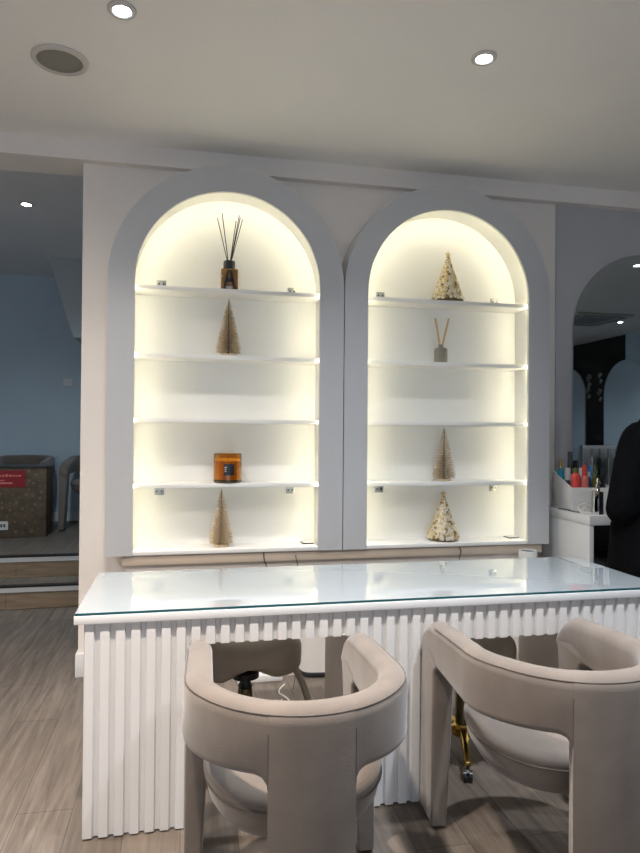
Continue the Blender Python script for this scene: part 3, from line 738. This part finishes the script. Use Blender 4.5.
for k in range(300):
    x, z = rnd.uniform(-.39, .39), rnd.uniform(.03, .63)
    if (-.33 < x < .26 and z > .44) or (x < .12 and z < .18): continue
    if any((x-p)**2+(z-q)**2 < .052**2 for p, q in pts): continue
    pts.append((x, z)); star(bm, (x, -.1602, z), rnd.uniform(.010, .022), .0015, rnd.uniform(0, 1))
obj('print', bm, M['cardp'], t)

# ------------------------------------------------------------------ person in black at the right edge
def skin_body(name, verts, edges, m, parent, sub=2, root=0):
    me = bpy.data.meshes.new(name); me.from_pydata([v[0] for v in verts], edges, []); me.materials.append(m)
    o = bpy.data.objects.new(name, me); link(o, parent)
    s = o.modifiers.new('skin', 'SKIN'); s.use_smooth_shade = True
    for i, v in enumerate(verts):
        r = v[1]; me.skin_vertices[0].data[i].radius = r if isinstance(r, tuple) else (r, r)
        me.skin_vertices[0].data[i].use_root = (i == root)
    b = o.modifiers.new('sub', 'SUBSURF'); b.levels = sub; b.render_levels = sub
    dg = bpy.context.evaluated_depsgraph_get(); ev = o.evaluated_get(dg)
    me2 = bpy.data.meshes.new_from_object(ev); o.modifiers.clear(); o.data = me2
    for p in me2.polygons: p.use_smooth = True
    if not me2.materials: me2.materials.append(m)
    return o
pr = thing('person', 'standing person in a black coat at the right edge, elbow out', 'person', (2.41, 2.86, 0), math.radians(0))
# body (skin), facing +y, slightly right
B = [((0, 0, .93), .13), ((0, .0, 1.12), .12), ((0, .01, 1.30), .14), ((0, 0, 1.42), .10), ((0, .01, 1.50), .055), ((0, .03, 1.56), .062), ((0, .04, 1.63), .092), ((0, .035, 1.71), .075),
     ((-.17, 0, 1.375), .05), ((-.29, -.06, 1.08), .052), ((-.16, .17, 1.0), .042), ((-.05, .28, 1.05), .032), ((-.01, .34, 1.07), (.036, .018)),
     ((.17, 0, 1.375), .05), ((.27, .04, 1.14), .052), ((.20, .24, 1.06), .042), ((.14, .34, 1.09), .032), ((.11, .40, 1.11), (.036, .018)),
     ((-.10, 0, .86), .10), ((-.11, .01, .48), .065), ((-.11, -.02, .09), .045), ((-.12, .12, .035), .036),
     ((.10, 0, .86), .10), ((.11, .01, .48), .065), ((.11, -.02, .09), .045), ((.12, .12, .035), .036)]
Ed = [(0,1),(1,2),(2,3),(3,4),(4,5),(5,6),(6,7),(3,8),(8,9),(9,10),(10,11),(11,12),(3,13),(13,14),(14,15),(15,16),(16,17),(0,18),(18,19),(19,20),(20,21),(0,22),(22,23),(23,24),(24,25)]
for hx, hy, hz, s in ((-.01, .34, 1.07, 1), (.11, .40, 1.11, -1)):
    base = 12 if s == 1 else 17
    for k, (ox, ln) in enumerate(((-.028, .068), (-.010, .078), (.010, .074), (.028, .058))):
        i = len(B); B += [((hx+ox, hy+.035, hz), .0095), ((hx+ox*1.1, hy+.035+ln*.5, hz-.010), .0088), ((hx+ox*1.1, hy+.035+ln*.85, hz-.035), .0078)]
        Ed += [(base, i), (i, i+1), (i+1, i+2)]
    i = len(B); B += [((hx+s*.034, hy+.01, hz-.01), .0105), ((hx+s*.052, hy+.045, hz-.022), .0095)]
    Ed += [(base, i), (i, i+1)]
skin_body('body', B, Ed, M['skin'], pr)
# face
bm = NB()
for s in (-1, 1):
    lathe(bm, [(0, -.011), (.009, -.006), (.011, 0), (.009, .006), (0, .011)], (s*.032, .122, 1.635), 12)
obj('eyes', bm, M['paper'], pr)
bm = NB(); tube(bm, [(0, .128, 1.64), (0, .148, 1.605), (0, .13, 1.598)], [.008, .013, .008], 8); obj('nose', bm, M['skin'], pr)
bm = NB(); tube(bm, [(-.022, .117, 1.568), (0, .124, 1.567), (.022, .117, 1.568)], [.003, .006, .003], 8); obj('mouth', bm, M['polpink'], pr)
bm = NB()
for s in (-1, 1): lathe(bm, [(0, -.03), (.012, -.02), (.015, .01), (.010, .028), (0, .032)], (s*.092, .03, 1.625), 10, sx=.6)
obj('ears', bm, M['skin'], pr)
bm = NB(); rs = []
for q in range(13):
    a = PI*(.0 + q/12*.66); r, z = math.sin(a), math.cos(a)
    rs.append([(.102*r*math.cos(2*PI*k/28), .018 + (.118 if math.sin(2*PI*k/28) < 0 else .098)*r*math.sin(2*PI*k/28), 1.672 + .098*z*(1 if q < 6 or math.sin(2*PI*k/28) < .2 else .35)) for k in range(28)])
rings(bm, rs); hr = obj('hair', bm, M['hair'], pr, ang=80)
bm = NB(); lathe(bm, [(0, -.04), (.03, -.03), (.045, 0), (.03, .032), (0, .042)], (0, -.125, 1.68), 18); obj('hair_bun', bm, M['hair'], hr)
# loose black coat with sleeves
bm = NB(); rs = []
for z, rx, ry in ((.45, .33, .22), (.47, .335, .225), (.70, .33, .218), (.92, .315, .20), (1.05, .27, .18), (1.20, .225, .158), (1.32, .215, .148), (1.40, .200, .130), (1.45, .160, .112), (1.48, .105, .09), (1.515, .075, .074)):
    rs.append([(rx*math.cos(2*PI*k/40), ry*math.sin(2*PI*k/40)*(1+.05*math.cos(6*PI*k/40)*(1 if z < 1 else 0)), z) for k in range(40)])
rings(bm, rs); obj('coat', bm, M['person'], pr, ang=80)
skin_body('sleeve', [((-.13, 0, 1.40), .080), ((-.205, -.015, 1.355), .090), ((-.275, -.05, 1.18), .086), ((-.325, -.06, .98), .084), ((-.18, .14, .98), .066), ((-.09, .245, 1.03), .05)], [(0,1),(1,2),(2,3),(3,4),(4,5)], M['person'], pr)
skin_body('sleeve', [((.13, 0, 1.40), .080), ((.205, -.01, 1.355), .090), ((.255, .02, 1.20), .086), ((.285, .04, 1.08), .082), ((.22, .20, 1.05), .064), ((.155, .31, 1.08), .05)], [(0,1),(1,2),(2,3),(3,4),(4,5)], M['person'], pr)
for s in (-1, 1):
    skin_body('trouser_leg', [((s*.10, 0, .80), .115), ((s*.11, .01, .48), .085), ((s*.11, -.015, .10), .07)], [(0,1),(1,2)], M['trouser'], pr)
    skin_body('shoe', [((s*.11, -.03, .048), .046), ((s*.115, .07, .042), .042), ((s*.12, .16, .036), .034)], [(0,1),(1,2)], M['black'], pr)

# ------------------------------------------------------------------ camera
cam = bpy.data.cameras.new('camera'); co = bpy.data.objects.new('camera', cam); COL.objects.link(co)
yaw, pitch, roll, f = math.radians(11.7785), math.radians(.4958), math.radians(.4597), 651.8
F = Vector((math.sin(yaw)*math.cos(pitch), math.cos(yaw)*math.cos(pitch), math.sin(pitch)))
R0 = Vector((math.cos(yaw), -math.sin(yaw), 0)); U0 = R0.cross(F)
R = R0*math.cos(roll) + U0*math.sin(roll); U = -R0*math.sin(roll) + U0*math.cos(roll)
mw = Matrix(((R.x, U.x, -F.x, 0), (R.y, U.y, -F.y, 0), (R.z, U.z, -F.z, ZC), (0, 0, 0, 1)))
co.matrix_world = mw
cam.sensor_fit = 'VERTICAL'; cam.sensor_height = 36; cam.lens = 36*f/853; cam.clip_start = .02
sc.camera = co
sc.view_settings.view_transform = 'Standard'; sc.view_settings.look = 'None'; sc.view_settings.gamma = 1; sc.view_settings.exposure = 1.04
sc.view_settings.use_curve_mapping = False
